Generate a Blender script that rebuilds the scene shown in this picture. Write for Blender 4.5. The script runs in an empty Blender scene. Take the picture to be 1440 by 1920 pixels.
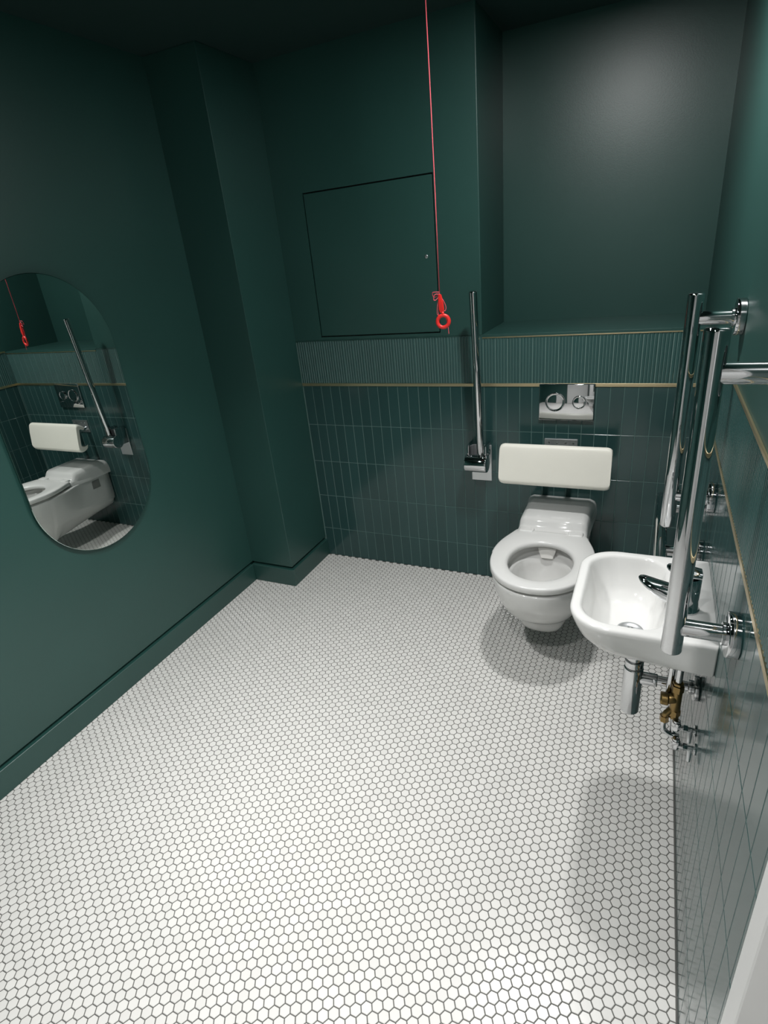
import bpy, bmesh, math, random
from mathutils import Vector, Matrix
from math import sin, cos, pi, sqrt, radians
random.seed(7)
S = bpy.context.scene
COL = S.collection

# ---------------------------------------------------------------- camera
cam_d = bpy.data.cameras.new('camera')
cam = bpy.data.objects.new('camera', cam_d); COL.objects.link(cam)
cam_d.sensor_fit = 'HORIZONTAL'; cam_d.sensor_width = 36.0
cam_d.lens = 36.0 * 1055.81 / 1440.0
cam_d.clip_start = 0.02
RIGHT = Vector((0.90781753, 0.40886512, -0.09325584))
DOWN = Vector((0.09358583, -0.41428237, -0.90532415))
FWD = Vector((-0.40878972, 0.8131417, -0.41435677))
CAM = Vector((-0.1806, -2.4407, 1.55))
M = Matrix((RIGHT, -DOWN, -FWD)).transposed().to_4x4()
M.translation = CAM
cam.matrix_world = M
S.camera = cam

# ---------------------------------------------------------------- world, exposure
w = bpy.data.worlds.new('world'); S.world = w; w.use_nodes = True
w.node_tree.nodes['Background'].inputs[0].default_value = (0.5, 0.6, 0.7, 1)
w.node_tree.nodes['Background'].inputs[1].default_value = 0.0
S.view_settings.view_transform = 'Standard'
S.view_settings.look = 'None'
S.view_settings.gamma = 1.0
S.view_settings.use_curve_mapping = False
S.view_settings.exposure = -0.12

H = 2.3157          # ceiling height
ZT, ZG = 1.200, 0.986   # top of the tiling, brass strip

# ---------------------------------------------------------------- lamps of the ceiling downlights
DOWNLIGHTS = [(-0.42, -0.80, 20, 180), (-0.50, -2.25, 9.5, 130), (-1.15, -1.70, 14.5, 104)]
def lamp(name, loc, watts, spread, size=0.11, color=(1.0, 0.995, 0.985)):
    d = bpy.data.lights.new(name, 'AREA'); d.shape = 'DISK'; d.size = size; d.energy = watts; d.color = color; d.spread = radians(spread)
    o = bpy.data.objects.new(name, d); COL.objects.link(o); o.location = loc
    return o
for (lx, ly, e, sp) in DOWNLIGHTS:
    lamp('downlight_lamp', (lx, ly, H - 0.012), e, sp)
hall = bpy.data.lights.new('hallway_lamp', 'AREA'); hall.shape = 'SQUARE'; hall.size = 0.5; hall.energy = 16
hallo = bpy.data.objects.new('hallway_lamp', hall); COL.objects.link(hallo); hallo.location = (0.8, -2.5, 2.25)

# ---------------------------------------------------------------- materials
def mat(name, color, rough=0.5, metal=0.0, spec=0.5, bump=None, coat=0.0, vary=0.0, mottled=None):
    m = bpy.data.materials.new(name); m.use_nodes = True
    nt = m.node_tree; b = nt.nodes['Principled BSDF']
    b.inputs['Base Color'].default_value = (*color, 1)
    b.inputs['Roughness'].default_value = rough
    b.inputs['Metallic'].default_value = metal
    b.inputs['Specular IOR Level'].default_value = spec
    if coat:
        b.inputs['Coat Weight'].default_value = coat; b.inputs['Coat Roughness'].default_value = 0.05
    tc = nt.nodes.new('ShaderNodeTexCoord')
    if bump:
        scale, strength, dist = bump
        n = nt.nodes.new('ShaderNodeTexNoise'); n.inputs['Scale'].default_value = scale; n.inputs['Detail'].default_value = 4
        g = nt.nodes.new('ShaderNodeNewGeometry')
        nt.links.new(g.outputs['Position'], n.inputs['Vector'])
        bp = nt.nodes.new('ShaderNodeBump'); bp.inputs['Strength'].default_value = strength; bp.inputs['Distance'].default_value = dist
        nt.links.new(n.outputs['Fac'], bp.inputs['Height']); nt.links.new(bp.outputs['Normal'], b.inputs['Normal'])
    if vary or mottled:
        g = nt.nodes.new('ShaderNodeNewGeometry'); oi = nt.nodes.new('ShaderNodeObjectInfo')
        ad = nt.nodes.new('ShaderNodeMath'); ad.operation = 'ADD'
        nt.links.new(g.outputs['Random Per Island'], ad.inputs[0]); nt.links.new(oi.outputs['Random'], ad.inputs[1])
        fr = nt.nodes.new('ShaderNodeMath'); fr.operation = 'FRACT'; nt.links.new(ad.outputs[0], fr.inputs[0])
        src = fr.outputs[0]
        if mottled:
            n = nt.nodes.new('ShaderNodeTexNoise'); n.inputs['Scale'].default_value = mottled[0]; n.inputs['Detail'].default_value = 3
            nt.links.new(g.outputs['Position'], n.inputs['Vector']); src = n.outputs['Fac']; vary = mottled[1]
        mr = nt.nodes.new('ShaderNodeMapRange'); mr.inputs['To Min'].default_value = 1 - vary; mr.inputs['To Max'].default_value = 1 + vary
        nt.links.new(src, mr.inputs['Value'])
        mx = nt.nodes.new('ShaderNodeVectorMath'); mx.operation = 'SCALE'; mx.inputs[0].default_value = color
        nt.links.new(mr.outputs[0], mx.inputs['Scale']); nt.links.new(mx.outputs[0], b.inputs['Base Color'])
    return m

PAINT = mat('green_paint', (0.019, 0.070, 0.060), 0.40, spec=0.7, bump=(220, 0.08, 0.002), mottled=(3.0, 0.10))
CEILSH = mat('green_paint_ceiling_shade', (0.012, 0.036, 0.032), 0.7, spec=0.3, bump=(220, 0.08, 0.002))  # same green as the walls, darkened to paint in the ceiling's shade
TILE = mat('green_glazed_tile', (0.027, 0.072, 0.070), 0.14, spec=0.5, bump=(9, 0.05, 0.004), vary=0.07)
FLUTE = mat('green_fluted_tile', (0.034, 0.094, 0.088), 0.27, spec=0.9, vary=0.03)
GROUT = mat('green_grout', (0.125, 0.21, 0.195), 0.85, spec=0.2)
HEX = mat('white_hex_tile', (0.70, 0.69, 0.665), 0.24, spec=0.45, vary=0.035)
FGROUT = mat('grey_floor_grout', (0.125, 0.125, 0.118), 0.9, spec=0.1, mottled=(30, 0.15))
BRASS = mat('brushed_brass', (0.78, 0.64, 0.40), 0.33, metal=1.0, bump=(60, 0.05, 0.001))
CERAM = mat('white_ceramic', (0.71, 0.71, 0.695), 0.10, spec=0.5, coat=0.2)
SEATM = mat('white_seat_plastic', (0.72, 0.72, 0.705), 0.24, spec=0.5)
BOWLM = mat('bowl_ceramic', (0.74, 0.73, 0.70), 0.12, spec=0.5)
CHROME = mat('chrome', (0.60, 0.61, 0.62), 0.04, metal=1.0)
SATIN = mat('satin_steel', (0.66, 0.68, 0.69), 0.38, metal=1.0)
DARKM = mat('dark_gap', (0.01, 0.012, 0.012), 0.6)
CREAM = mat('cream_plastic', (0.93, 0.91, 0.82), 0.38, spec=0.4, mottled=(9, 0.025))
RED = mat('red_plastic', (0.86, 0.035, 0.03), 0.35)
REDC = mat('red_cord', (0.78, 0.11, 0.14), 0.7)
VBRASS = mat('raw_brass', (0.27, 0.185, 0.075), 0.36, metal=1.0, bump=(120, 0.15, 0.002))
GLASS = mat('mirror_silver', (0.80, 0.83, 0.81), 0.0, metal=1.0)
GEDGE = mat('mirror_edge', (0.40, 0.50, 0.46), 0.05, metal=1.0)
WHITEP = mat('white_door_paint', (0.72, 0.72, 0.71), 0.35, bump=(150, 0.04, 0.001))
HALLF = mat('hallway_floor', (0.30, 0.29, 0.27), 0.6)
FIXM = mat('fixing_recess_shade', (0.26, 0.26, 0.25), 0.3)  # grey stands in for the shade inside the toilet's fixing recess
LAMPM = mat('lamp_glow', (1, 1, 1), 0.5)
lb = LAMPM.node_tree.nodes['Principled BSDF']; lb.inputs['Emission Color'].default_value = (1, 0.96, 0.9, 1); lb.inputs['Emission Strength'].default_value = 12

# ---------------------------------------------------------------- helpers
def mesh_obj(name, bm, mats, parent=None, smooth=False, loc=None, angle=None):
    me = bpy.data.meshes.new(name)
    bm.normal_update(); bm.to_mesh(me); bm.free()
    for m in (mats if isinstance(mats, (list, tuple)) else [mats]): me.materials.append(m)
    if smooth:
        for p in me.polygons: p.use_smooth = True
        if angle is not None:
            me.set_sharp_from_angle(angle=radians(angle))
    o = bpy.data.objects.new(name, me); COL.objects.link(o)
    if parent: o.parent = parent
    if loc: o.location = loc
    return o
def empty(name, loc, label, cat, group=None):
    o = bpy.data.objects.new(name, None); COL.objects.link(o); o.location = loc
    o.empty_display_size = 0.05
    return tag(o, label, cat, group)
def tag(o, label=None, cat=None, group=None, kind=None):
    if label: o['label'] = label
    if cat: o['category'] = cat
    if group: o['group'] = group
    if kind: o['kind'] = kind
    return o
def box(bm, x0, x1, y0, y1, z0, z1, mi=0, bev=0.0, seg=2):
    t = bmesh.new()
    vs = [t.verts.new((x, y, z)) for x in (x0, x1) for y in (y0, y1) for z in (z0, z1)]
    for f in ((0,1,3,2),(4,6,7,5),(0,4,5,1),(2,3,7,6),(0,2,6,4),(1,5,7,3)): t.faces.new([vs[i] for i in f])
    bmesh.ops.recalc_face_normals(t, faces=t.faces)
    if bev: bmesh.ops.bevel(t, geom=t.edges[:], offset=bev, segments=seg, profile=0.5, affect='EDGES')
    merge(bm, t, mi)
def edge_box(bm, x0, x1, y0, y1, z0, z1, ex, ey, r=0.004):
    """a box with one rounded upright arris at (ex, ey)"""
    t = bmesh.new()
    vs = [t.verts.new((x, y, z)) for x in (x0, x1) for y in (y0, y1) for z in (z0, z1)]
    for f in ((0,1,3,2),(4,6,7,5),(0,4,5,1),(2,3,7,6),(0,2,6,4),(1,5,7,3)): t.faces.new([vs[i] for i in f])
    bmesh.ops.recalc_face_normals(t, faces=t.faces)
    es = [e for e in t.edges if all(abs(v.co.x-ex) < 1e-5 and abs(v.co.y-ey) < 1e-5 for v in e.verts)]
    bmesh.ops.bevel(t, geom=es, offset=r, segments=3, profile=0.5, affect='EDGES')
    merge(bm, t, 0)
def merge(bm, t, mi=0):
    me = bpy.data.meshes.new('t'); 
    for f in t.faces: f.material_index = mi
    t.to_mesh(me); t.free()
    n0 = len(bm.faces); bm.from_mesh(me); bpy.data.meshes.remove(me)
def frames(pts):
    pts = [Vector(p) for p in pts]; out = []
    T = [(pts[min(i+1, len(pts)-1)] - pts[max(i-1, 0)]).normalized() for i in range(len(pts))]
    n = T[0].orthogonal().normalized()
    for i, t in enumerate(T):
        n = (n - t * n.dot(t)).normalized(); out.append((pts[i], t, n, t.cross(n)))
    return out
def tube(bm, pts, r, n=24, caps=True, dome=0.0):
    rs = list(r) if isinstance(r, (list, tuple)) else [r]*len(pts)
    pts = [Vector(p) for p in pts]
    if dome:     # rounded-over ends
        a = (pts[0]-pts[1]).normalized(); b = (pts[-1]-pts[-2]).normalized(); R0, R1 = rs[0], rs[-1]
        pre = [(pts[0]+a*dome*(sin(t)-1)*1.0, R0-dome*(1-cos(t))) for t in (pi/2*.98, pi/2*.66, pi/2*.33)]
        post = [(pts[-1]+b*dome*(sin(t)-1)*1.0, R1-dome*(1-cos(t))) for t in (pi/2*.33, pi/2*.66, pi/2*.98)]
        pts = [p for p, _ in pre]+[pts[0]-a*dome]+pts[1:-1]+[pts[-1]-b*dome]+[p for p, _ in post]
        rs = [q for _, q in pre]+[R0]+rs[1:-1]+[R1]+[q for _, q in post]
    rings = []
    for (p, t, u, v), rr in zip(frames(pts), rs):
        rings.append([bm.verts.new(p + (u*cos(2*pi*k/n) + v*sin(2*pi*k/n))*rr) for k in range(n)])
    for a, b in zip(rings, rings[1:]):
        for k in range(n): bm.faces.new((a[k], a[(k+1)%n], b[(k+1)%n], b[k]))
    if caps:
        bm.faces.new(rings[0][::-1]); bm.faces.new(rings[-1])
    return rings
def smoothpts(P, n=8):
    P = [Vector(p) for p in P]; out = []
    for i in range(len(P)-1):
        p0, p1, p2, p3 = P[max(i-1,0)], P[i], P[i+1], P[min(i+2, len(P)-1)]
        for k in range(n):
            t = k/n
            out.append(0.5*((2*p1)+(p2-p0)*t+(2*p0-5*p1+4*p2-p3)*t*t+(3*p1-p0-3*p2+p3)*t**3))
    return out+[P[-1]]
def loft(bm, rings, cap0=True, cap1=True, mi=0):
    vr = [[bm.verts.new(p) for p in r] for r in rings]; n = len(vr[0])
    for a, b in zip(vr, vr[1:]):
        for k in range(n):
            f = bm.faces.new((a[k], a[(k+1)%n], b[(k+1)%n], b[k])); f.material_index = mi
    if cap0: bm.faces.new(vr[0][::-1])
    if cap1: bm.faces.new(vr[-1])
    return vr
def fix(bm): bmesh.ops.recalc_face_normals(bm, faces=bm.faces); return bm
def inview(p, m=40):
    d = Vector(p)-CAM; z = d.dot(FWD)
    if z < 0.05: return None
    u = 1055.81*d.dot(RIGHT)/z+720; v = 1055.81*d.dot(DOWN)/z+960
    return (u, v, z) if -m < u < 1440+m and -m < v < 1920+m else None

# ================================================================ STRUCTURE
XL = -2.052; YF = -3.30; YN = 0.397; XN = -0.855; XC = -1.797; YC = -0.358
# ---- floor
bm = bmesh.new(); box(bm, -2.2, 0.0, YF, 0.02, -0.05, -0.0011)
floor = tag(mesh_obj('floor', bm, FGROUT), kind='structure')
P = 0.025; R = 0.0227/sqrt(3); CX = P*sqrt(3)/2
def hexmesh(bm, cx, cy, z=0.0, xmax=1e9):
    dz = random.uniform(-0.00012, 0.00012); tx = random.uniform(-.006, .006); ty = random.uniform(-.006, .006)
    lv = []
    for rr, zz in ((R, -0.003), (R, -0.0009), (R-0.0011, 0.0)):
        row = []
        for k in range(6):
            dx, dy = rr*cos(k*pi/3), rr*sin(k*pi/3)
            x = min(cx+dx, xmax - (0.0011 if zz == 0.0 else 0)); row.append(bm.verts.new((x, cy+dy, z+zz+dz+dx*tx+dy*ty)))
        lv.append(row)
    for a, b in zip(lv, lv[1:]):
        for k in range(6): bm.faces.new((a[k], a[(k+1)%6], b[(k+1)%6], b[k]))
    bm.faces.new(lv[2])
cells = []
for i in range(-1, 96):
    x = -0.0075 - CX*i + (CX if i < 0 else 0)
    if i < 0: continue
    for j in range(0, 133):
        y = -0.007 - P*j - (P/2 if i % 2 == 0 else 0)
        if x < -2.05 or y < YF+0.01 or (x < XC-0.002 and y > YC+0.01): continue
        cells.append((x, y))
near = []
for c in cells:
    q = inview((c[0], c[1], 0), -12)
    if q and c[0] < -0.02 : near.append((q[2], c))
near.sort(); near = set(c for _, c in near[:298])
bm = bmesh.new(); hexmesh(bm, 0, 0); hx = bpy.data.meshes.new('floor_tile'); bm.normal_update(); bm.to_mesh(hx); bm.free(); hx.materials.append(HEX)
for (x, y) in sorted(near):
    o = bpy.data.objects.new('floor_tile', hx); COL.objects.link(o); o.parent = floor; o.location = (x, y, random.uniform(-.0001, .0001))
    o.rotation_euler = (random.uniform(-.004, .004), random.uniform(-.004, .004), 0)
bm = bmesh.new()
for c in cells:
    if c not in near: hexmesh(bm, c[0], c[1], 0, -0.0035)
tag(mesh_obj('floor_tiles', bm, HEX, floor), kind='stuff')

# ---- ceiling
bm = bmesh.new(); box(bm, -2.2, 0.12, YF-0.1, 0.5, H, H+0.08)
tag(mesh_obj('ceiling', bm, CEILSH), kind='structure')

# ---- wall_left (plaster starts above a shadow gap over the skirting)
bm = bmesh.new(); box(bm, -2.2, XL, YF, 0.0, 0.110, H); box(bm, -2.2, XL-0.012, YF, 0.0, 0.0, 0.110)
tag(mesh_obj('wall_left', bm, PAINT), kind='structure')
# ---- boxed-in column in the corner
bm = bmesh.new(); box(bm, XL-0.001, XC, YC, 0.0, 0.110, H, 0, 0.002, 2); box(bm, XL-0.001, XC-0.012, YC+0.012, 0.0, 0.0, 0.110)
tag(mesh_obj('wall_column', bm, PAINT, smooth=False), kind='structure')
# ---- skirtings
def skirting(name, pts):     # pts: plan corners of the outer face, room on the right hand
    bm = bmesh.new()
    for (x0, x1, y0, y1) in pts: box(bm, x0, x1, y0, y1, 0.0, 0.097, 0, 0.0015, 1)
    return tag(mesh_obj(name, bm, PAINT), kind='structure')
skirting('baseboard_left', [(XL-0.012, XL+0.010, YF, YC-0.012)])
skirting('baseboard_column', [(XL, XC+0.010, YC-0.010, YC+0.012), (XC-0.012, XC+0.010, YC+0.012, 0.0)])

# ---- wall_back: tiled lower part, niche on the right, painted part with a hatch on the left
TH = 0.008
bm = bmesh.new()
box(bm, -2.2, 0.0, 0.0004, 0.5, 0.0, ZT-0.004, 1)
box(bm, -2.2, -1.644-0.004, 0.0, YN, ZT, H, 0)
edge_box(bm, -1.044+0.004, XN, 0.0, YN, ZT, H, XN, 0.0)
box(bm, -1.648, -1.040, 0.0, YN, 1.826, H, 0)
box(bm, -1.648, -1.040, 0.0, YN, ZT, 1.214, 0)
box(bm, -1.648, -1.040, 0.045, YN, 1.214, 1.826, 0)
box(bm, -2.2, 0.12, YN, 0.5, ZT-0.004, H, 0)
wall_back = tag(mesh_obj('wall_back', bm, [PAINT, GROUT]), kind='structure')
bm = bmesh.new(); box(bm, XN, -0.0002, -0.003, YN, ZT-0.0040, ZT, 0, 0.001, 1); box(bm, XN, -0.0002, -0.003, 0.0004, ZT-0.0100, ZT-0.0035)
tag(mesh_obj('ledge', bm, PAINT, wall_back), 'painted niche ledge')

# ---- wall_right with doorway
DY0, DY1, DZ = -1.935, -2.80, 2.05
bm = bmesh.new()
box(bm, 0.0004, 0.12, DY0+0.006, 0.5, 0.0, ZT-0.004, 1)
box(bm, 0.0, 0.12, DY0+0.006, 0.5, ZT, H, 0)
box(bm, 0.0, 0.12, DY1-0.006, DY0+0.006, DZ+0.006, H, 0)
box(bm, 0.0, 0.12, YF, DY1-0.006, 0.0, H, 0)
wall_right = tag(mesh_obj('wall_right', bm, [PAINT, GROUT]), kind='structure')
# ---- front wall behind the camera
bm = bmesh.new(); box(bm, -2.2, 0.12, YF-0.1, YF, 0.0, H)
tag(mesh_obj('wall_front', bm, PAINT), kind='structure')
# the open white door leaf, swung out into the hallway
bm = bmesh.new(); box(bm, 0.126, 0.96, -1.978, -1.936, 0.012, 2.03, 0, 0.003, 1)
door = tag(mesh_obj('door_1', bm, WHITEP), kind='structure')
bm = bmesh.new(); tube(bm, [(0.89, -1.978, 1.0), (0.89, -2.02, 1.0)], 0.011, 16); tube(bm, [(0.90, -2.025, 1.0), (0.78, -2.025, 1.0)], 0.010, 16, dome=0.004)
mesh_obj('door_handle', bm, SATIN, door, smooth=True, angle=40)
# white door in the front wall, behind the camera
bm = bmesh.new()
box(bm, -0.83, -0.06, YF, YF+0.045, 0.012, 2.02, 0, 0.003, 1)
for (a, b, c, d) in ((-0.87, -0.83, 0.0, 2.06), (-0.06, -0.02, 0.0, 2.06), (-0.87, -0.02, 2.02, 2.06)): box(bm, a, b, YF, YF+0.06, c, d, 0, 0.003, 1)
door2 = tag(mesh_obj('door_2', bm, WHITEP), kind='structure')
bm = bmesh.new(); tube(bm, [(-0.77, YF+0.045, 1.0), (-0.77, YF+0.09, 1.0)], 0.011, 16); tube(bm, [(-0.78, YF+0.095, 1.0), (-0.66, YF+0.095, 1.0)], 0.010, 16, dome=0.004)
mesh_obj('door_handle', bm, SATIN, door2, smooth=True, angle=40)
# white door frame in the right wall
bm = bmesh.new()
box(bm, -0.004, 0.124, DY0, -1.888, 0.0, DZ+0.05, 0, 0.002, 1)
box(bm, -0.004, 0.124, DY1-0.047, DY1, 0.0, DZ+0.05, 0, 0.002, 1)
box(bm, -0.004, 0.124, DY1, DY0, DZ, DZ+0.05, 0, 0.002, 1)
tag(mesh_obj('trim_1', bm, WHITEP), kind='structure')
# hallway outside the doorway
bm = bmesh.new(); box(bm, 0.0, 1.4, YF-0.1, -1.2, -0.05, -0.001)
tag(mesh_obj('floor_hallway', bm, HALLF), kind='structure')
bm = bmesh.new(); box(bm, 1.3, 1.4, YF-0.1, -1.2, 0, 2.4); box(bm, 0.12, 1.3, -1.3, -1.2, 0, 2.4); box(bm, 0.12, 1.3, YF-0.1, YF, 0, 2.4); box(bm, 0.12, 1.4, YF-0.1, -1.2, 2.4, 2.45)
tag(mesh_obj('wall_hallway', bm, WHITEP), kind='structure')

# ---- wall tiles
TP = 0.0524; TW = 0.0500; TR = 0.2015; TG = 0.0024
def tile_mesh(w_, h_, name, m, fl=False):
    bm = bmesh.new(); x0, x1 = -w_/2, w_/2
    if not fl:
        b = 0.0009
        a = [(x0, -0.0, 0), (x1, 0, 0), (x1, 0, h_), (x0, 0, h_)]
        rr = [[bm.verts.new((x, y, z)) for x, y, z in a]]
        rr.append([bm.verts.new((x, -0.0018-0.0, z)) for x, y, z in a])
        rr.append([bm.verts.new((x+(b if x < 0 else -b), -0.0026, z+(b if z == 0 else -b))) for x, y, z in a])
        for p, q in zip(rr, rr[1:]):
            for k in range(4): bm.faces.new((p[k], p[(k+1)%4], q[(k+1)%4], q[k]))
        bm.faces.new(rr[2])
    else:       # four rounded flutes
        prof = []
        nf = 4; pw = w_/nf
        for i in range(nf):
            for k in range(5):
                t = k/4; xx = x0+pw*(i+0.04+0.92*t); prof.append((xx, -0.0014-0.0034*sin(pi*t)))
        prof = [(x0, 0.0)]+prof+[(x1, 0.0)]
        lo = [bm.verts.new((x, y, 0)) for x, y in prof]; hi = [bm.verts.new((x, y, h_)) for x, y in prof]
        for k in range(len(prof)-1): bm.faces.new((lo[k], lo[k+1], hi[k+1], hi[k]))
        bm.faces.new(hi[::-1]); bm.faces.new(lo)
    fix(bm)
    me = bpy.data.meshes.new(name); bm.to_mesh(me); bm.free(); me.materials.append(m)
    if fl:
        for p in me.polygons: p.use_smooth = True
        me.set_sharp_from_angle(angle=radians(50))
    return me
cache = {}
def put_tile(parent, name, w_, h_, m, fl, loc, rz):
    key = (name, round(w_, 4), round(h_, 4))
    if key not in cache: cache[key] = tile_mesh(w_, h_, name, m, fl)
    o = bpy.data.objects.new(name, cache[key]); COL.objects.link(o); o.parent = parent; o.location = loc
    q = 0.1 if fl else 1.0
    o.rotation_euler = (q*random.uniform(-.0012, .0012), q*random.uniform(-.0006, .0006), rz+q*random.uniform(-.0010, .0010))
ROWS = [(ZG-0.0078-TR*(k+1)+TG/2, TR-TG) for k in range(4)]
ROWS.append((0.0005, ROWS[-1][0]-TG-0.0005))
def wall_tiles(parent, back, start, end, k0):
    # joints at start + k*TP; s runs along the wall
    k = 0
    for idx in range(60):
        for (z, h_) in ROWS+[('F', 0)]:
            fl = z == 'F'
            g_ = 0.0023 if fl else TG
            a = max(start+idx*TP+g_/2, lo_lim); b = min(start+(idx+1)*TP-g_/2, hi_lim)
            if b-a < 0.006: continue
            c = (a+b)/2; wd = b-a
            nm = 'fluted_tile' if fl else 'wall_tile'
            if fl: z, h_ = ZG+0.0070, ZT-(0.0155 if back and start+(idx+0.5)*TP > XN else 0.0055)-(ZG+0.0070)
            # skip tiles fully hidden by the flush plate is not needed
            loc = (c, 0.0022, z) if back else (0.0022, c, z)
            put_tile(parent, nm, wd, h_, FLUTE if fl else TILE, fl, loc, 0 if back else -pi/2)
lo_lim, hi_lim = XC+0.001, -0.0008
wall_tiles(wall_back, True, -1.741-2*TP, 0, 0)
lo_lim, hi_lim = -1.887, -0.004
wall_tiles(wall_right, False, -1.9215, 0, 0)

# ---- brass trims
def trim(name, x0, x1, y0, y1, z0, z1, m=BRASS):
    bm = bmesh.new(); box(bm, x0, x1, y0, y1, z0, z1, 0, 0.0008, 1)
    return mesh_obj(name, bm, m)
t1 = tag(trim('trim_2', XC+0.001, 0.0, -0.0035, 0.0022, ZG-0.0072, ZG+0.0064), kind='structure')
t2 = tag(trim('trim_3', -0.0035, 0.0022, -1.887, -0.0036, ZG-0.0072, ZG+0.0064), kind='structure')
t3 = tag(trim('trim_4', XN+0.001, 0.0, -0.0035, 0.0004, ZT-0.0150, ZT-0.0105), kind='structure')
t4 = tag(trim('trim_5', -0.0045, 0.0, -1.887, -0.0046, ZT-0.0050, ZT+0.0040), kind='structure')
t5 = tag(trim('trim_6', XC+0.001, XN, -0.0025, 0.002, ZT-0.0050, ZT-0.0010, PAINT), kind='structure')

# ================================================================ ACCESS HATCH
hp = empty('access_hatch', (-1.344, 0.0, 1.52), 'square flush green access hatch in the painted back wall', 'access panel')
bm = bmesh.new(); box(bm, -0.2985, 0.2985, -0.0005, 0.018, -0.3005, 0.3005, 0, 0.0012, 1)
mesh_obj('panel', bm, PAINT, hp)
bm = bmesh.new()  # dark strips set round the hatch to paint the shade in its gap
for b in ((-0.304, -0.300, -0.306, 0.306), (0.300, 0.304, -0.306, 0.306), (-0.300, 0.300, 0.302, 0.306), (-0.300, 0.300, -0.306, -0.302)):
    box(bm, b[0], b[1], 0.010, 0.03, b[2], b[3])
mesh_obj('gap_shade', bm, DARKM, hp)
bm = bmesh.new(); tube(bm, [(0.258, 0.004, 0.005), (0.258, -0.004, 0.005)], 0.0075, 16, dome=0.002)
mesh_obj('lock', bm, SATIN, hp, smooth=True, angle=40)

# ================================================================ CEILING DOWNLIGHTS
for i, (lx, ly, e, sp) in enumerate(DOWNLIGHTS):
    lb_ = ['recessed round ceiling downlight nearest the toilet', 'recessed round ceiling downlight nearest the doorway', 'recessed round ceiling downlight over the open floor'][i]
    t = empty('downlight', (lx, ly, H), lb_, 'light', 'ceiling downlights')
    bm = bmesh.new()
    n = 32; prof = [(0.052, 0.0), (0.050, -0.005), (0.042, -0.006), (0.038, 0.0)]
    loft(bm, [[(r_*cos(2*pi*k/n), r_*sin(2*pi*k/n), z_) for k in range(n)] for r_, z_ in prof], False, False); fix(bm)
    mesh_obj('bezel', bm, WHITEP, t, smooth=True)
    bm = bmesh.new(); tube(bm, [(0, 0, -0.001), (0, 0, -0.002)], 0.037, 24); mesh_obj('lamp', bm, LAMPM, t)

# ================================================================ TOILET
XW = -0.499
wc = empty('toilet', (XW, 0, 0), 'white wall-hung toilet with its seat down and no lid', 'toilet')
NR = 96
def ring_plan(hw, yf, yc, wr, yr, p=10, n=NR, z=0.0, zr=None, ex=2.25):
    """plan outline: front ellipse about (0,yc) joined to a rear box running back to yr"""
    out = []
    for k in range(n):
        t = 2*pi*k/n; c, s = cos(t), sin(t)
        b = yc-yf
        e = 1.0/((abs(c)/hw)**ex+(abs(s)/b)**ex)**(1/ex)
        if s >= 0:
            rx = wr/abs(c) if abs(c) > 1e-6 else 1e9
            ry = (yr-yc)/s if s > 1e-6 else 1e9
            q = (rx**-14+ry**-14)**(-1/14)
            r = (e**p+q**p)**(1/p)
            ylim = (yr-yc)/s if s > 1e-6 else 1e9
            r = min(r, ylim)
        else: r = e
        x, y = r*c, yc+r*s
        zz = z if zr is None else z+(zr-z)*max(0, min(1, 1+(y-yr)/abs(yc-yr)))
        out.append((x, y, zz))
    return out
bm = bmesh.new()
outer = [
    (0.025, -0.475, 0.025, 0.085, 0.150), (0.046, -0.492, 0.035, 0.087, 0.150), (0.062, -0.506, 0.045, 0.092, 0.151), (0.076, -0.521, 0.056, 0.104, 0.153), (0.087, -0.537, 0.070, 0.124, 0.156), (0.096, -0.552, 0.085, 0.147, 0.162),
    (0.106, -0.570, 0.098, 0.172, 0.170), (0.117, -0.592, 0.112, 0.194, 0.184), (0.127, -0.612, 0.124, 0.206, 0.198), (0.139, -0.640, 0.133, 0.225, 0.218), (0.151, -0.668, 0.137, 0.250, 0.245), (0.163, -0.694, 0.138, 0.285, 0.282),
    (0.175, -0.716, 0.139, 0.328, 0.328), (0.1835, -0.731, 0.139, 0.366, 0.366), (0.1875, -0.738, 0.139, 0.395, 0.395), (0.187, -0.738, 0.138, 0.402, 0.402), (0.184, -0.735, 0.136, 0.406, 0.406)]
rings = [ring_plan(hw, yf, -0.47, wr, 0.0, z=z, zr=zr) for hw, yf, wr, z, zr in outer]
def flare(p):     # the body widens where it meets the wall
    t = max(0.0, (p[1]+0.085)/0.085); return (p[0]*(1+0.085*t*t), p[1], p[2])
rings = [[flare(p) for p in r] for r in rings]
# over the rim and down into the bowl
def ell(hw, y0, y1, z, ex=2.1):
    yc = (y0+y1)/2; b = (y1-y0)/2; return [((abs(cos(t))**(2/ex))*hw*(1 if cos(t) >= 0 else -1), yc+(abs(sin(t))**(2/ex))*b*(1 if sin(t) >= 0 else -1), z) for t in (2*pi*k/NR for k in range(NR))]
inner = [(0.142, -0.698, -0.334, 0.406), (0.137, -0.692, -0.340, 0.402), (0.137, -0.690, -0.344, 0.385), (0.130, -0.684, -0.350, 0.374), (0.120, -0.672, -0.362, 0.3705), (0.1155, -0.668, -0.368, 0.369), (0.112, -0.664, -0.373, 0.364), (0.108, -0.652, -0.376, 0.335), (0.098, -0.622, -0.382, 0.285), (0.078, -0.570, -0.39, 0.24), (0.055, -0.50, -0.40, 0.215), (0.040, -0.475, -0.405, 0.208)]
rings += [ell(*a) for a in inner]
loft(bm, rings, True, True); fix(bm)
mesh_obj('pan', bm, CERAM, wc, smooth=True)
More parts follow.
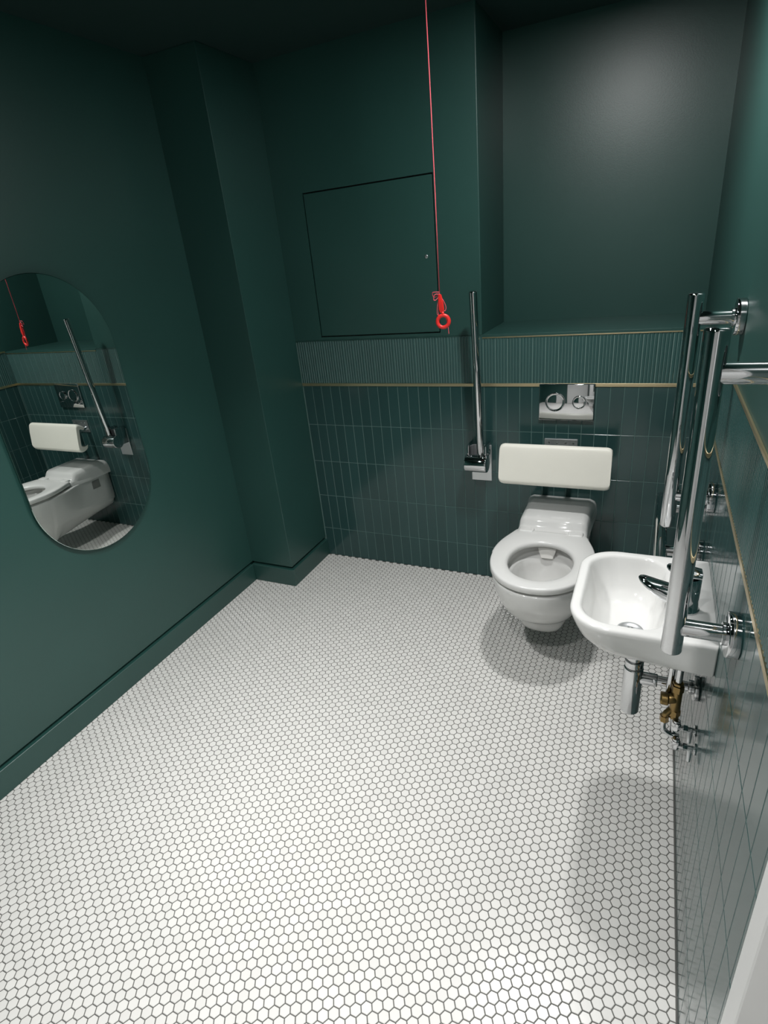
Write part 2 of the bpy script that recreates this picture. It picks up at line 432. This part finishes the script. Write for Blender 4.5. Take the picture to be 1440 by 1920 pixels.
# raised ledge at the back of the pan
bm = bmesh.new()
def rrect(x0, x1, y0, y1, r, z, n=8, rb=None):
    out = []
    rb = r if rb is None else rb
    for cx, cy, a0, q in ((x1-r, y1-r, 0, r), (x0+r, y1-r, pi/2, r), (x0+rb, y0+rb, pi, rb), (x1-rb, y0+rb, 3*pi/2, rb)):
        for k in range(n+1):
            t = a0+pi/2*k/n; out.append((cx+q*cos(t), cy+q*sin(t), z))
    return out
# profile rings run along x: section in y-z
secs = []
def led(x, dz, dy):
    pr = [(0.0, 0.40), (0.0, 0.470-dz), (-0.004, 0.480-dz), (-0.018, 0.485-dz), (-0.10, 0.4865-dz), (-0.20, 0.485-dz), (-0.240+dy, 0.4835-dz), (-0.254+dy, 0.479-dz), (-0.262+dy, 0.470-dz), (-0.268+dy, 0.456-dz*.7), (-0.280+dy, 0.444-dz*.4), (-0.300+dy, 0.437-dz*.2), (-0.306+dy, 0.428), (-0.308+dy, 0.40)]
    return [flare((x, y, z)) for y, z in pr]
for x, dz, dy in ((-0.141, 0.045, 0.024), (-0.1385, 0.024, 0.013), (-0.131, 0.009, 0.007), (-0.114, 0.0, 0.003), (-0.05, 0, -0.003), (0.05, 0, -0.003), (0.114, 0.0, 0.003), (0.131, 0.009, 0.007), (0.1385, 0.024, 0.013), (0.141, 0.045, 0.024)):
    secs.append(led(x, dz, dy))
loft(bm, secs, True, True); fix(bm)
mesh_obj('rear_ledge', bm, CERAM, wc, smooth=True, angle=60)
# seat ring
bm = bmesh.new()
def seat_out(s, z):
    a = ring_plan(0.190-s, -0.742+s, -0.505, 0.128-s, -0.296-s*0.5, p=6, z=z, ex=2.15); return a
def seat_in(s, z): return ell(0.119-s, -0.678+s, -0.390-s, z, 2.1)
rr = [seat_out(0.003, 0.4185), seat_out(0.0, 0.421), seat_out(0.0, 0.438), seat_out(0.0015, 0.442), seat_out(0.006, 0.4445), seat_out(0.03, 0.446),
      seat_in(-0.012, 0.4445), seat_in(-0.004, 0.441), seat_in(0.0, 0.435), seat_in(0.0, 0.424), seat_in(-0.006, 0.4185)]
vr = loft(bm, rr, False, False)
for k in range(NR): bm.faces.new((vr[-1][k], vr[-1][(k+1)%NR], vr[0][(k+1)%NR], vr[0][k]))
fix(bm); seat = mesh_obj('seat', bm, SEATM, wc, smooth=True)
for sx in (-1, 1):
    bm = bmesh.new(); x0, x1 = (-0.128, -0.068) if sx < 0 else (0.068, 0.128)
    box(bm, x0, x1, -0.318, -0.280, 0.418, 0.4505, 0, 0.006, 3)
    mesh_obj('seat_hinge', bm, SEATM, wc, smooth=True)
# flush outlet in the bowl
bm = bmesh.new()
loft(bm, [[(-0.038, -0.340, 0.4115), (0.036, -0.340, 0.4115), (0.036, -0.372, 0.4115), (-0.038, -0.372, 0.4115)],
          [(-0.034, -0.340, 0.395), (0.033, -0.340, 0.395), (0.033, -0.378, 0.395), (-0.034, -0.378, 0.395)],
          [(-0.022, -0.345, 0.366), (0.024, -0.345, 0.366), (0.024, -0.386, 0.366), (-0.022, -0.386, 0.366)]]); fix(bm)
bmesh.ops.bevel(bm, geom=bm.edges[:], offset=0.002, segments=2, affect='EDGES')
mesh_obj('flush_outlet', bm, BOWLM, wc, smooth=True, angle=40)
# fixing recess on the side seen in the mirror, one each side: flat square, the hollow's shade painted grey
for sx in (-1, 1):
    bm = bmesh.new(); x = sx*0.1385
    t = bmesh.new()
    yy0, yy1, z0, z1 = -0.155, -0.095, 0.330, 0.385
    o_ = [(x+sx*0.001, yy0, z0), (x+sx*0.001, yy1, z0), (x+sx*0.001, yy1, z1), (x+sx*0.001, yy0, z1)]
    i_ = [(x+sx*0.0015, yy0+0.008, z0+0.008), (x+sx*0.0015, yy1-0.008, z0+0.008), (x+sx*0.0015, yy1-0.008, z1-0.008), (x+sx*0.0015, yy0+0.008, z1-0.008)]
    loft(bm, [o_, i_], False, True); fix(bm)
    mesh_obj('fixing_recess', bm, FIXM, wc)

# ================================================================ FLUSH PLATE
fp = empty('flush_plate', (-0.4965, -0.001, 0.914), 'rectangular chrome flush plate with one large and one small round button', 'flush plate')
bm = bmesh.new(); box(bm, -0.1125, 0.1125, -0.012, 0.0, -0.078, 0.078, 0, 0.003, 3)
for v in bm.verts:
    if v.co.y < -0.006: v.co.y += 0.0012*(v.co.x/0.11)**2
mesh_obj('plate', bm, CHROME, fp, smooth=True, angle=30)
for (bx, bz, br, nm) in ((-0.045, 0.002, 0.040, 'large'), (0.052, 0.002, 0.0275, 'small')):
    bm = bmesh.new(); n = 40
    prof = [(br, -0.011), (br, -0.0165), (br-0.0012, -0.0180), (br-0.0026, -0.0180), (br-0.0036, -0.0160), (br*0.75, -0.0168), (br*0.5, -0.0176), (br*0.15, -0.0182)]
    loft(bm, [[(bx+r_*cos(2*pi*k/n), y_, bz+r_*sin(2*pi*k/n)) for k in range(n)] for r_, y_ in prof], False, True); fix(bm)
    o = mesh_obj('button', bm, CHROME, fp, smooth=True)

# ================================================================ BACK REST
br_ = empty('back_rest', (-0.512, 0.0, 0.70), 'cream plastic back rest pad on a metal bracket above the toilet', 'back rest')
bm = bmesh.new()
prof = []      # y-z section, wraps back at top and bottom
for (y, z) in ((-0.150, 0.061), (-0.170, 0.076), (-0.186, 0.083), (-0.197, 0.080), (-0.204, 0.070), (-0.212, 0.030), (-0.219, -0.020), (-0.224, -0.060), (-0.224, -0.074), (-0.217, -0.086), (-0.200, -0.093), (-0.180, -0.090), (-0.165, -0.080),
               (-0.163, -0.066), (-0.172, -0.071), (-0.190, -0.073), (-0.203, -0.066), (-0.204, -0.050), (-0.194, 0.020), (-0.187, 0.058), (-0.178, 0.062), (-0.160, 0.050)):
    prof.append((y, z))
prof = smoothpts([(0, y, z) for y, z in prof]+[(0, prof[0][0], prof[0][1])], 3)[:-1]
cy, cz = -0.20, -0.005
def sec(x, s):   # shrink towards the middle of the pad in z for rounded corners
    return [(x, p.y, cz+(p.z-cz)*s) for p in prof]
L = 0.222
loft(bm, [sec(-L, 0.80), sec(-L+0.001, 0.86), sec(-L+0.004, 0.92), sec(-L+0.010, 0.97), sec(-L+0.02, 1.0), sec(0, 1.0), sec(L-0.02, 1.0), sec(L-0.010, 0.97), sec(L-0.004, 0.92), sec(L-0.001, 0.86), sec(L, 0.80)]); fix(bm)
mesh_obj('pad', bm, CREAM, br_, smooth=True, angle=55)
bm = bmesh.new(); box(bm, -0.07, 0.07, -0.008, -0.0005, -0.028, 0.052, 0, 0.002, 2)
pl = mesh_obj('wall_plate', bm, SATIN, br_)
for sx in (-0.05, -0.015, 0.02, 0.052):
    bm = bmesh.new(); tube(bm, [(sx, -0.008, 0.035), (sx, -0.011, 0.035)], 0.0045, 12, dome=0.001); mesh_obj('screw', bm, CHROME, pl, smooth=True, angle=40)
for sx in (-0.045, 0.045):
    bm = bmesh.new(); tube(bm, [(sx, -0.006, 0.0), (sx, -0.195, -0.01)], 0.0125, 20); mesh_obj('arm', bm, CHROME, br_, smooth=True, angle=40)

# ================================================================ DROP-DOWN RAIL left of the toilet
dr = empty('drop_down_rail', (-0.863, 0.0, 0.65), 'chrome hinged support rail folded upright left of the toilet', 'grab rail')
bm = bmesh.new(); box(bm, -0.053, 0.044, -0.006, 0.0, -0.118, 0.060, 0, 0.0025, 2)
mesh_obj('wall_plate', bm, SATIN, dr)
bm = bmesh.new()
box(bm, -0.052, -0.040, -0.085, -0.005, -0.030, 0.078, 0, 0.003, 2)
mesh_obj('bracket', bm, CHROME, dr, smooth=True, angle=40)
bm = bmesh.new(); box(bm, 0.028, 0.040, -0.085, -0.005, -0.030, 0.078, 0, 0.003, 2)
mesh_obj('bracket', bm, CHROME, dr, smooth=True, angle=40)
bm = bmesh.new(); tube(bm, [(-0.056, -0.085, -0.004), (0.046, -0.085, -0.004)], 0.040, 40, dome=0.004)
mesh_obj('hinge_barrel', bm, CHROME, dr, smooth=True, angle=50)
bm = bmesh.new(); tube(bm, [(0.012, -0.075, 0.01), (0.012, -0.133, 0.737)], 0.0165, 32, dome=0.006)
mesh_obj('rail', bm, CHROME, dr, smooth=True, angle=50)
bm = bmesh.new(); tube(bm, [(0.030, -0.030, 0.035), (0.043, -0.030, 0.035)], 0.014, 20, dome=0.002); tube(bm, [(0.030, -0.055, 0.035), (0.044, -0.055, 0.035)], 0.008, 16)
mesh_obj('pivot_bolt', bm, CHROME, dr, smooth=True, angle=40)

# ================================================================ STRAIGHT GRAB RAILS on the right wall
def flange(bm, x0, d, yz):
    y, z = yz
    tube(bm, [(x0, y, z), (x0-d, y, z)], 0.036, 40, dome=0.003)
def grab_rail(p0, p1, posts, label):
    """p0..p1 the tube axis (both at the same x), posts: points on the axis carrying a post"""
    c = Vector((0, (p0[1]+p1[1])/2, (p0[2]+p1[2])/2))
    r = empty('grab_rail', c, label, 'grab rail', 'chrome grab rails on the right wall')
    bm = bmesh.new(); tube(bm, [Vector(p0)-c, Vector(p1)-c], 0.018, 36, dome=0.005)
    mesh_obj('rail', bm, CHROME, r, smooth=True, angle=50)
    for q in posts:
        q = Vector(q)-c
        bm = bmesh.new(); tube(bm, [(q.x+0.012, q.y, q.z), (-0.018, q.y, q.z)], 0.0160, 28)
        ps = mesh_obj('post', bm, CHROME, r, smooth=True, angle=50)
        bm = bmesh.new(); tube(bm, [(0.0-0.0005, q.y, q.z), (-0.020, q.y, q.z)], 0.041, 48, dome=0.002)
        tube(bm, [(-0.020, q.y, q.z), (-0.027, q.y, q.z)], 0.0205, 28)
        mesh_obj('flange', bm, CHROME, ps, smooth=True, angle=50)
    return r
XR = -0.104
grab_rail((XR, -0.875, 0.800), (XR, -0.875, 1.402), [(XR, -0.875, 0.893), (XR, -0.875, 1.345)], 'upright chrome grab rail on the right wall behind the basin, nearer the niche')
XB = -0.101
grab_rail((XB, -1.484, 0.838), (XB, -1.484, 1.412), [(XB, -1.484, 0.893), (XB, -1.484, 1.346)], 'upright chrome grab rail nearer the doorway, its lower end over the basin rim')
grab_rail((-0.1095, -0.40, 0.685), (-0.1095, -0.915, 0.685), [(-0.1095, -0.49, 0.685), (-0.1095, -0.80, 0.685)], 'level chrome grab rail on the right wall beside the toilet')

# ================================================================ BASIN
YB = -1.14
bs = empty('basin', (0, YB, 0.745), 'small white wall-hung hand basin with rounded corners on the right wall', 'basin')
bm = bmesh.new()
def bring(x0, x1, y0, y1, rl, rw, na=14, ns=8):
    """rounded plan ring with matching samples: rl radius at the front (x0) corners, rw at the wall corners"""
    cs = ((x1-rw, y1-rw, 0, rw), (x0+rl, y1-rl, pi/2, rl), (x0+rl, y0+rl, pi, rl), (x1-rw, y0+rw, 3*pi/2, rw))
    arcs = [[(cx+q*cos(a0+pi/2*k/na), cy+q*sin(a0+pi/2*k/na)) for k in range(na+1)] for cx, cy, a0, q in cs]
    out = []
    for i, arc in enumerate(arcs):
        out += arc; e, f = arc[-1], arcs[(i+1) % 4][0]
        out += [(e[0]+(f[0]-e[0])*k/ns, e[1]+(f[1]-e[1])*k/ns) for k in range(1, ns)]
    return [Vector((x, y, 0)) for x, y in out]
def rg(ix, iy, z, rl, zw=None, x1=-0.0005, rw=0.004):
    r = bring(-0.308+ix, x1, -0.188+iy, 0.188-iy, rl, rw); out = []
    for p in r:
        t = max(0.0, min(1.0, (p.x+0.20)/0.16)); t = t*t*(3-2*t)
        zz = z
        if zw is not None:
            zz = z+(zw-z)*t
            p = Vector((p.x, p.y*(1+(0.188/(0.188-iy)-1)*t), 0))
        out.append((p.x, p.y, zz))
    return out
D = -0.745
rr = [rg(0.120, 0.130, 0.594+D, 0.04, 0.672+D), rg(0.085, 0.100, 0.602+D, 0.06, 0.672+D), rg(0.058, 0.070, 0.626+D, 0.075, 0.673+D), rg(0.034, 0.042, 0.650+D, 0.09, 0.676+D), rg(0.016, 0.020, 0.680+D, 0.095, 0.690+D),
      rg(0.006, 0.008, 0.712+D, 0.095, 0.712+D), rg(0.001, 0.001, 0.732+D, 0.095), rg(0.0, 0.0, 0.739+D, 0.095), rg(0.002, 0.002, 0.7445+D, 0.093), rg(0.007, 0.007, 0.747+D, 0.09)]
def ri(x0, x1, y0, y1, r, z): return [(p.x, p.y, z) for p in bring(x0, x1, y0, y1, r, r*0.8)]
rr += [ri(-0.289, -0.092, -0.167, 0.167, 0.075, 0.747+D), ri(-0.286, -0.095, -0.164, 0.164, 0.073, 0.7464+D), ri(-0.283, -0.098, -0.161, 0.161, 0.071, 0.7440+D), ri(-0.2805, -0.1005, -0.1585, 0.1585, 0.070, 0.7395+D), ri(-0.278, -0.103, -0.156, 0.156, 0.068, 0.730+D),
       ri(-0.270, -0.110, -0.146, 0.146, 0.066, 0.705+D), ri(-0.262, -0.116, -0.138, 0.134, 0.064, 0.670+D), ri(-0.250, -0.122, -0.126, 0.114, 0.062, 0.643+D), ri(-0.228, -0.132, -0.100, 0.085, 0.046, 0.632+D), ri(-0.200, -0.142, -0.044, 0.032, 0.026, 0.6275+D), ri(-0.192, -0.148, -0.030, 0.018, 0.0215, 0.626+D)]
# align ring start points by angle is implicit (all start at the same corner)
loft(bm, rr, True, True); fix(bm)
mesh_obj('bowl', bm, CERAM, bs, smooth=True)
bm = bmesh.new(); n = 36
prof = [(0.031, -0.1175), (0.031, -0.1145), (0.027, -0.1135), (0.022, -0.116), (0.016, -0.1175), (0.004, -0.1180)]
loft(bm, [[(-0.170+r_*cos(2*pi*k/n), -0.006+r_*sin(2*pi*k/n), z_) for k in range(n)] for r_, z_ in prof], True, True); fix(bm)
dn = mesh_obj('drain', bm, SATIN, bs, smooth=True, angle=50)
bm = bmesh.new()
for a in range(6):
    t = a*pi/3; tube(bm, [(-0.170+0.009*cos(t), -0.006+0.009*sin(t), -0.1168), (-0.170+0.009*cos(t), -0.006+0.009*sin(t), -0.1160)], 0.0032, 10)
mesh_obj('drain_hole', bm, DARKM, dn)

# ================================================================ TAP
tp = empty('tap', (-0.062, -1.195, 0.747), 'chrome lever mixer tap on the wall side of the basin', 'tap')
bm = bmesh.new(); n = 32
def oval(cx, cy, z, a, b): return [(cx+a*cos(2*pi*k/n), cy+b*sin(2*pi*k/n), z) for k in range(n)]
loft(bm, [oval(0, 0, 0.0, 0.030, 0.029), oval(0, 0, 0.004, 0.030, 0.029), oval(0, 0, 0.006, 0.0275, 0.0265), oval(0, 0, 0.03, 0.0265, 0.0255), oval(0.001, 0, 0.065, 0.0255, 0.0245), oval(0.002, 0, 0.082, 0.0245, 0.0235), oval(0.002, 0, 0.086, 0.022, 0.022)]); fix(bm)
mesh_obj('body', bm, CHROME, tp, smooth=True, angle=50)
# spout: rises slightly towards a rounded tip over the bowl
def flat_bar(path, n=28):
    """path: (x,y,z,halfwidth(y),halfheight(z)) loft along -x with elliptical sections"""
    rings = []
    for (x, y, z, a, b) in path:
        rings.append([(x, y+a*cos(2*pi*k/n), z+b*sin(2*pi*k/n)) for k in range(n)])
    bm = bmesh.new(); loft(bm, rings); return fix(bm)
bm = flat_bar([(-0.006, 0, 0.026, 0.0245, 0.026), (-0.03, 0.003, 0.031, 0.0265, 0.025), (-0.050, 0.006, 0.037, 0.0270, 0.021), (-0.068, 0.009, 0.044, 0.0260, 0.016), (-0.082, 0.011, 0.050, 0.0230, 0.0125), (-0.091, 0.013, 0.054, 0.0185, 0.0095), (-0.098, 0.014, 0.0570, 0.0120, 0.0065), (-0.102, 0.015, 0.0585, 0.004, 0.003)])
mesh_obj('spout', bm, CHROME, tp, smooth=True, angle=60)
bm = flat_bar([(0.026, 0, 0.094, 0.010, 0.004), (0.024, 0, 0.095, 0.020, 0.009), (0.0, 0, 0.097, 0.0235, 0.0105), (-0.020, 0, 0.099, 0.0215, 0.010), (-0.034, 0.0, 0.102, 0.018, 0.008), (-0.043, 0, 0.104, 0.012, 0.006), (-0.047, 0, 0.105, 0.004, 0.003)])
mesh_obj('lever', bm, CHROME, tp, smooth=True, angle=60)

# ================================================================ BOTTLE TRAP
bt = empty('bottle_trap', (-0.152, -1.16, 0.50), 'chrome bottle trap hanging under the basin, pipe to the wall', 'trap')
bm = bmesh.new(); tube(bm, [(0, 0, 0.092), (0, 0, 0.02)], 0.0165, 28); mesh_obj('tailpiece', bm, CHROME, bt, smooth=True, angle=50)
bm = bmesh.new(); tube(bm, [(0, 0, 0.072), (0, 0, 0.054)], 0.0215, 32, dome=0.002); tube(bm, [(0, 0, 0.050), (0, 0, 0.030)], 0.0225, 32, dome=0.002)
mesh_obj('collar', bm, CHROME, bt, smooth=True, angle=50)
bm = bmesh.new(); tube(bm, [(0, 0, 0.028), (0, 0, -0.118)], 0.0235, 36, dome=0.004); mesh_obj('cup', bm, SATIN if False else CHROME, bt, smooth=True, angle=50)
bm = bmesh.new(); tube(bm, [(0.018, 0, -0.005), (0.058, -0.002, -0.003)], 0.0165, 28, dome=0.002); mesh_obj('outlet_nut', bm, CHROME, bt, smooth=True, angle=50)
bm = bmesh.new(); tube(bm, [(0.05, 0, -0.003), (0.150, -0.006, 0.0)], 0.0125, 24); mesh_obj('waste_pipe', bm, CHROME, bt, smooth=True, angle=50)
bm = bmesh.new(); tube(bm, [(0.1515, -0.006, 0.0), (0.138, -0.006, 0.0)], 0.031, 36, dome=0.003); tube(bm, [(0.139, -0.006, 0.0), (0.126, -0.006, 0.0)], 0.018, 28, dome=0.002); mesh_obj('wall_flange', bm, CHROME, bt, smooth=True, angle=50)

# ================================================================ WATER SUPPLY: brass valve, pipes and stop taps
sv = empty('supply_valve', (-0.052, -1.215, 0.50), 'raw brass mixing valve with chrome pipes below the basin', 'valve')
bm = bmesh.new()
tube(bm, [(0, 0, 0.048), (0, 0, 0.042)], 0.0125, 6); tube(bm, [(0, 0, 0.040), (0, 0, 0.022)], 0.0145, 6)
tube(bm, [(0, 0, 0.024), (0.0, 0, -0.040)], 0.0125, 24, dome=0.002)
tube(bm, [(0.0, 0, -0.036), (0, 0, -0.052)], 0.0145, 6); tube(bm, [(0, 0, -0.052), (0, 0, -0.060)], 0.012, 24)
mesh_obj('valve_body', bm, VBRASS, sv, smooth=True, angle=30)
bm = bmesh.new()
tube(bm, [(-0.002, -0.002, 0.0), (-0.020, -0.006, -0.004)], 0.0125, 20, dome=0.002)
# cam-shaped cap on the side
n = 28
R0 = [((-0.020), 0, 0)]
caprings = []
for x, s in ((-0.016, 0.8), (-0.019, 1.0), (-0.032, 1.0), (-0.035, 0.85)):
    caprings.append([(x, -0.006+s*0.0165*cos(t)*(1+0.18*cos(2*t)), -0.004+s*0.0165*sin(t)*(1+0.18*cos(2*t+1))) for t in (2*pi*k/n for k in range(n))])
loft(bm, caprings); fix(bm)
mesh_obj('valve_cap', bm, VBRASS, sv, smooth=True, angle=40)
bm = bmesh.new(); tube(bm, smoothpts([(-0.004, -0.002, -0.035), (-0.016, -0.006, -0.048), (-0.020, -0.006, -0.062)], 5), 0.008, 16); tube(bm, [(-0.020, -0.006, -0.058), (-0.020, -0.006, -0.074)], 0.0105, 6)
mesh_obj('inlet_elbow', bm, VBRASS, sv, smooth=True, angle=40)
for dx, dy in ((0, 0), (-0.017, 0.014)):
    bm = bmesh.new(); tube(bm, [(dx, dy, 0.046 if dx == 0 else -0.02), (dx*0.9, dy, 0.135)], 0.0075, 20); mesh_obj('riser_pipe', bm, CHROME, sv, smooth=True, angle=50)
bm = bmesh.new(); tube(bm, [(0.0, 0, -0.058), (0.004, -0.004, -0.125)], 0.0070, 20); mesh_obj('supply_pipe', bm, CHROME, sv, smooth=True, angle=50)
bm = bmesh.new(); tube(bm, smoothpts([(-0.020, -0.006, -0.072), (-0.018, -0.008, -0.10), (0.0, -0.010, -0.112), (0.018, -0.012, -0.110)], 6), 0.0065, 16); mesh_obj('supply_pipe', bm, CHROME, sv, smooth=True, angle=50)
def stop_tap(loc, label, ang):
    r = empty('stop_tap', loc, label, 'stop tap', 'chrome stop taps below the basin')
    bm = bmesh.new(); tube(bm, [(-0.0005, 0, 0), (-0.044, 0, 0)], 0.0065, 20, dome=0.001); tube(bm, [(-0.018, 0, 0), (-0.028, 0, 0)], 0.0085, 6); mesh_obj('pipe_stub', bm, CHROME, r, smooth=True, angle=40)
    bm = bmesh.new(); tube(bm, [(-0.0005, 0, 0), (-0.004, 0, 0)], 0.014, 24, dome=0.001); mesh_obj('wall_flange', bm, CHROME, r, smooth=True, angle=40)
    bm = bmesh.new(); tube(bm, [(-0.044, 0, -0.006), (-0.044, 0, 0.016)], 0.0105, 6); tube(bm, [(-0.044, 0, -0.010), (-0.044, 0, 0.022)], 0.0080, 20, dome=0.001); mesh_obj('elbow_nut', bm, CHROME, r, smooth=True, angle=40)
    bm = bmesh.new(); tube(bm, [(-0.012, 0.0, 0.0), (-0.012, -0.012*cos(ang), -0.012*sin(ang)), (-0.013, -0.034*cos(ang), -0.034*sin(ang))], [0.006, 0.0055, 0.0042], 12, dome=0.001); mesh_obj('lever', bm, SATIN, r, smooth=True, angle=40)
    return r
stop_tap((0, -1.268, 0.400), 'lower chrome stop tap on the tiled wall below the basin', 1.2)
stop_tap((0, -1.226, 0.418), 'upper chrome stop tap on the tiled wall, just behind the other', 1.2)

# ================================================================ EMERGENCY PULL CORD
pc = empty('pull_cord', (-0.886, -0.426, H), 'red emergency pull cord with tangled loops and a ring handle', 'pull cord')
ZK = 1.40-H
bm = bmesh.new(); tube(bm, [(0, 0, 0.0), (0.001, 0, -0.3), (0, 0.002, -0.6), (-0.001, 0, ZK+0.01)], 0.0017, 8)
mesh_obj('cord', bm, REDC, pc, smooth=True)
bm = bmesh.new(); tube(bm, [(0, 0, 0.0), (0, 0, -0.012)], 0.035, 28, dome=0.004); mesh_obj('ceiling_rose', bm, WHITEP, pc, smooth=True, angle=40)
# knot of surplus cord
bm = bmesh.new()
def lp(pts, r=0.0013): tube(bm, smoothpts(pts, 6), r, 6)
k = ZK
lp([(0, 0, k+0.01), (-0.012, -0.004, k+0.012), (-0.026, -0.003, k+0.010), (-0.024, 0.001, k-0.004), (-0.012, 0.003, k-0.002), (0.001, 0, k+0.004)], 0.0016)
lp([(0.001, 0, k+0.004), (-0.016, -0.006, k+0.004), (-0.022, -0.006, k-0.012), (-0.014, -0.004, k-0.014), (0.0, 0, k)], 0.0016)
lp([(0, 0, k), (0.012, 0.003, k-0.02), (0.019, 0.004, k-0.040), (0.016, 0.002, k-0.053), (0.008, 0, k-0.048)], 0.0013)
lp([(-0.004, 0, k-0.01), (-0.010, -0.003, k-0.034), (-0.012, -0.004, k-0.060), (-0.008, -0.002, k-0.064), (-0.006, 0, k-0.04)], 0.0012)
lp([(0.010, 0, k-0.062), (0.015, 0.002, k-0.070), (0.020, 0.003, k-0.085), (0.024, 0.003, k-0.105), (0.026, 0.003, k-0.133)], 0.0013)
mesh_obj('loose_loop', bm, REDC, pc, smooth=True)
bm = bmesh.new()
loft(bm, [[(-0.006, -0.004, k+0.004), (0.004, -0.004, k+0.005), (0.004, 0.004, k+0.005), (-0.006, 0.004, k+0.004)],
          [(-0.006, -0.006, k-0.02), (0.010, -0.006, k-0.02), (0.010, 0.006, k-0.02), (-0.006, 0.006, k-0.02)],
          [(-0.006, -0.006, k-0.045), (0.013, -0.006, k-0.045), (0.013, 0.006, k-0.045), (-0.006, 0.006, k-0.045)],
          [(0.000, -0.004, k-0.060), (0.011, -0.004, k-0.060), (0.011, 0.004, k-0.060), (0.000, 0.004, k-0.060)]]); fix(bm)
bmesh.ops.bevel(bm, geom=bm.edges[:], offset=0.002, segments=2, affect='EDGES')
mesh_obj('bundle', bm, RED, pc, smooth=True, angle=40)
bm = bmesh.new(); n, m_ = 40, 12; rc = (0.008, 0.0, k-0.088)
th = radians(12)
tr = []
for i in range(n):
    a = 2*pi*i/n; row = []
    for j in range(m_):
        b = 2*pi*j/m_; q = 0.0205+0.0066*cos(b)
        row.append(bm.verts.new((rc[0]+q*cos(a)*cos(th), rc[1]+q*cos(a)*sin(th)+0.0052*sin(b), rc[2]+q*sin(a))))
    tr.append(row)
for i in range(n):
    for j in range(m_): bm.faces.new((tr[i][j], tr[(i+1)%n][j], tr[(i+1)%n][(j+1)%m_], tr[i][(j+1)%m_]))
tube(bm, [(0.007, 0, k-0.055), (0.008, 0, k-0.068)], [0.0055, 0.0035], 12)
fix(bm); mesh_obj('ring_handle', bm, RED, pc, smooth=True)

# ================================================================ MIRROR
mi = empty('mirror', (XL, -1.120, 1.112), 'frameless oval mirror on the green left wall', 'mirror')
def stad(r, hs, x, n=40):
    out = []
    for i in range(n+1): t = pi*i/n; out.append((x, r*cos(t), hs+r*sin(t)))
    for i in range(n+1): t = pi+pi*i/n; out.append((x, r*cos(t), -hs+r*sin(t)))
    return out
RM, HS = 0.259, 0.232
bm = bmesh.new(); loft(bm, [stad(RM-0.012, HS, 0.0005), stad(RM-0.012, HS, 0.010)]); fix(bm); mesh_obj('backing', bm, DARKM, mi)
bm = bmesh.new(); loft(bm, [stad(RM, HS, 0.0105), stad(RM, HS, 0.0145), stad(RM-0.0015, HS, 0.0155)], True, False); fix(bm); mesh_obj('glass_edge', bm, GEDGE, mi)
bm = bmesh.new(); loft(bm, [stad(RM-0.0015, HS, 0.0150), stad(RM-0.0015, HS, 0.0155)]); fix(bm); mesh_obj('glass', bm, GLASS, mi)
